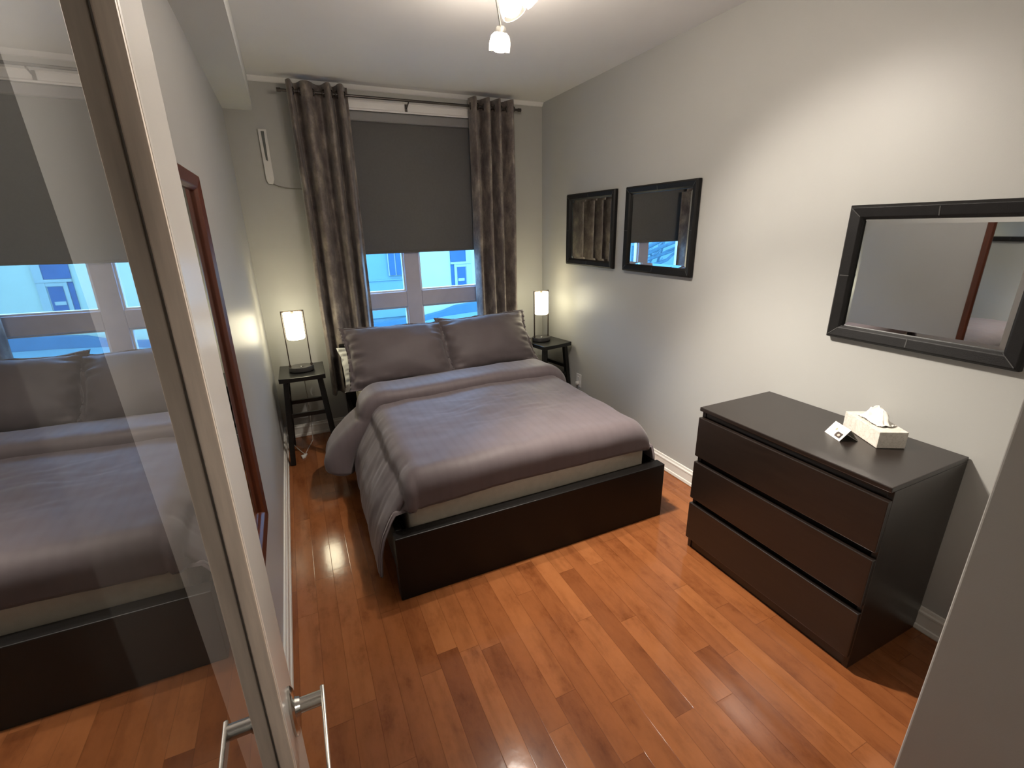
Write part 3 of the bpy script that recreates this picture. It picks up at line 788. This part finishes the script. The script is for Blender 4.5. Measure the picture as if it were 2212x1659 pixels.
# ---------------------------------------------------------------- ceiling spotlights
cl = thing('ceiling_spotlight', 'ceiling track light with lit warm glass spots', 'ceiling light', (-1.215, -2.10, H))
obj('canopy', lathe(bmesh.new(), [(0, 0), (.06, 0), (.06, -.018), (.05, -.026), (0, -.028)], 28, Matrix.Translation((0, -.28, 0))), 'chrome', cl, smooth=.7)
obj('track_bar', tube(bmesh.new(), [(.02, .38, -.045), (.01, -.28, -.045), (-.02, -.90, -.045)], .009, 10), 'chrome', cl, smooth=.8)
obj('track_post', tube(bmesh.new(), [(.01, -.28, -.02), (.01, -.28, -.05)], .01, 10), 'chrome', cl, smooth=.8)
HEADS = [((-1.172, -1.800, 2.338), (-1.20, -1.30, .5), 44, 1.7),
         ((-1.262, -2.105, 2.352), (-.48, -2.72, .1), 150, 1.32),
         ((-1.228, -2.185, 2.372), (0, -2.75, .95), 58, 1.5),
         ((-1.20, -2.640, 2.350), (-2.26, -3.60, 1.72), 52, .95)]
def head(P, aim, power, size):
    P = Vector(P) - Vector(cl.location); A = Vector(aim) - Vector(cl.location); d = (A - P).normalized()
    q = d.to_track_quat('Z', 'Y').to_matrix().to_4x4(); q.translation = P
    k = (P.y + .9) / 1.28
    top = Vector((-.02 + .04 * k, P.y - d.y * .03, -.045))
    back = P - d * .048
    h = bmesh.new(); tube(h, [top, (top + back) / 2 + Vector((0, 0, .01)), back], .005, 8)
    lathe_bm = lathe(bmesh.new(), [(.012, -.055), (.021, -.048), (.025, -.030)], 20, q)
    me = bpy.data.meshes.new('tmp'); lathe_bm.to_mesh(me); lathe_bm.free(); h.from_mesh(me); bpy.data.meshes.remove(me)
    ho = obj('lamp_head', h, 'chrome', cl, smooth=.8)
    obj('glass_cup', lathe(bmesh.new(), [(.025, -.032), (.038, -.020), (.044, .005), (.044, .034), (.042, .034), (.042, .005), (.036, -.018), (.023, -.030)], 12, q, caps=False), 'cup', ho)
    obj('bulb', lathe(bmesh.new(), [(0, -.03), (.018, -.028), (.029, -.008), (.033, .010), (.030, .026), (.018, .036), (0, .038)], 20, q), 'bulb', ho, smooth=4)
    li = bpy.data.lights.new('spot_beam', 'SPOT'); li.energy = power; li.color = BULB; li.spot_size = size; li.spot_blend = .85; li.shadow_soft_size = .03
    lo = bpy.data.objects.new('spot_beam', li); COL.objects.link(lo); lo.parent = ho
    lo.location = P + d * .055; lo.rotation_euler = (-d).to_track_quat('Z', 'Y').to_euler()
SPOTS = [head(*a) for a in HEADS]

# unseen hall lamp, added to light the door's beads and stile
hl_ = thing('hall_fill_lamp', 'unseen bowl lamp added in the hall to light the door', 'ceiling light', (-1.05, -4.95, H))
obj('fill_bowl', lathe(bmesh.new(), [(.14, 0), (.14, -.03), (.11, -.07), (.05, -.09), (0, -.094)], 28), emit('hall_fill_glow', BULB, 32.0), hl_, smooth=.9)

# ---------------------------------------------------------------- outside
K = 2.68
def ext(x, z): return (CAM.x + (x - CAM.x) * K, CAM.z + (z - CAM.z) * K)
YB = CAM.y + (5 - CAM.y) * K                     # facade plane, about 20 m away
GZ = -3.45
gr = struct('ground', B(-60, 40, .6, 60, GZ - .3, GZ), 'snow'); gr['kind'] = 'structure'
bd = thing('building', 'pale building across the street seen through the window', 'building', (0, YB, GZ))
def eb(x0, x1, z0, z1, y0, y1):
    X0, Z0 = ext(x0, z0); X1, Z1 = ext(x1, z1); return (X0, X1, y0, y1, Z0 - GZ, Z1 - GZ)
xs, _ = ext(-.05, 0); _, ztop_ = ext(0, 3.2)
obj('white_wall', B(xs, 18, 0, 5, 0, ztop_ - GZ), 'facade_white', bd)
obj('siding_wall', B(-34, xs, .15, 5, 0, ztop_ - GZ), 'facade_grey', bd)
obj('brick_band', boxes(eb(-5.5, -.06, .02, .70, .05, .15), eb(-5.5, -.06, .70, .72, .0, .15)), 'facade_grey', bd)
for xa in (-.474, -2.2, -3.6, -5.0):
    w = obj('window', boxes(eb(xa - .02, xa + .40, .78, 1.9, .05, .15)), 'ext_trim', bd)
    obj('pane', boxes(eb(xa, xa + .10, .79, 1.85, .0, .06), eb(xa + .125, xa + .37, .79, 1.85, .0, .06)), 'ext_glass', w)
obj('door_surround', boxes(eb(.69, 1.10, .93, .97, -.10, 0), eb(.755, .80, .45, .93, -.08, 0), eb(1.0, 1.10, .45, 1.6, -.08, 0), eb(.80, 1.0, .875, .93, -.07, 0)), 'ext_trim', bd)
obj('transom_pane', B(*eb(.69, 1.0, .975, 1.5, -.05, 0)), 'ext_glass', bd)
obj('side_pane', B(*eb(.69, .752, .45, .925, -.05, 0)), 'ext_glass', bd)
eo = obj('door_panel', boxes(eb(.80, 1.0, .45, .875, -.045, 0)), 'ext_trim', bd)
obj('door_glass', boxes(eb(.815, .985, .50, .868, -.06, -.044)), 'ext_glass', eo)
obj('door_notice', boxes(eb(.822, .952, .605, .655, -.08, -.059)), 'ext_trim', eo)
# kerb / low stone wall along the street, stepping up to the right
kb = bmesh.new()
poly = []
for x, z in ((-14, -.06), (-.74, -.037), (-.22, .006), (.107, .021), (.434, .075), (.681, .153), (1.2, .20), (6, .34)): X, Z = ext(x, z); poly.append((X, Z))
for x, z in ((6, .10), (1.0, .008), (.434, -.02), (.106, -.06), (-.22, -.117), (-.74, -.149), (-14, -.17)): X, Z = ext(x, z); poly.append((X, Z))
prism(kb, poly, 'y', YB - .6, YB - .2)
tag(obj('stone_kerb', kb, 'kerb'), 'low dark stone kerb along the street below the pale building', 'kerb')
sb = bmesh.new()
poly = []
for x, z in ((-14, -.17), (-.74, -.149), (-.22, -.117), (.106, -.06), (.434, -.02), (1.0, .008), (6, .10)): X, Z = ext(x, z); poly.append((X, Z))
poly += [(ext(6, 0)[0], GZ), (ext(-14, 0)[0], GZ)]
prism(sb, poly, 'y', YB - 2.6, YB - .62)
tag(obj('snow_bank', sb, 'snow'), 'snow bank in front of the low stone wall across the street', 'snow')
# bare tree left of the window, seen in the middle mirror
tr = bmesh.new(); rng = random.Random(11)
def branch(p, d, ln, r, depth):
    pts = [Vector(p)]
    for i in range(5):
        d = (d + Vector((rng.uniform(-.22, .22), rng.uniform(-.22, .22), rng.uniform(-.10, .16)))).normalized(); pts.append(pts[-1] + d * ln / 5)
    tube(tr, pts, r, 7, r * .55)
    if depth:
        for k in range(3 if depth > 1 else 2):
            i = rng.randint(2, 5); nd = (d + Vector((rng.uniform(-.9, .9), rng.uniform(-.6, .6), rng.uniform(-.25, .55)))).normalized()
            branch(pts[i], nd, ln * rng.uniform(.55, .8), r * .5, depth - 1)
tr_o = Vector((-6.15, 6.2, GZ))
tube(tr, [(0, 0, 0), (.04, 0, 1.6), (-.05, .05, 3.3), (.0, .0, 4.5)], .17, 10, .11)
for a in range(7):
    th = PI + (a - 3.5) * .35 if a < 8 else a * 2.4; branch((0, 0, 3.4 + .16 * (a % 8)), Vector((math.cos(th), .6 * math.sin(th), -.05 + .05 * (a % 8))).normalized(), 1.9, .06, 2)
to = obj('bare_tree', tr, 'bark', None, smooth=4); to.location = tr_o
tag(to, 'bare tree outside, seen in the middle leather mirror', 'tree')
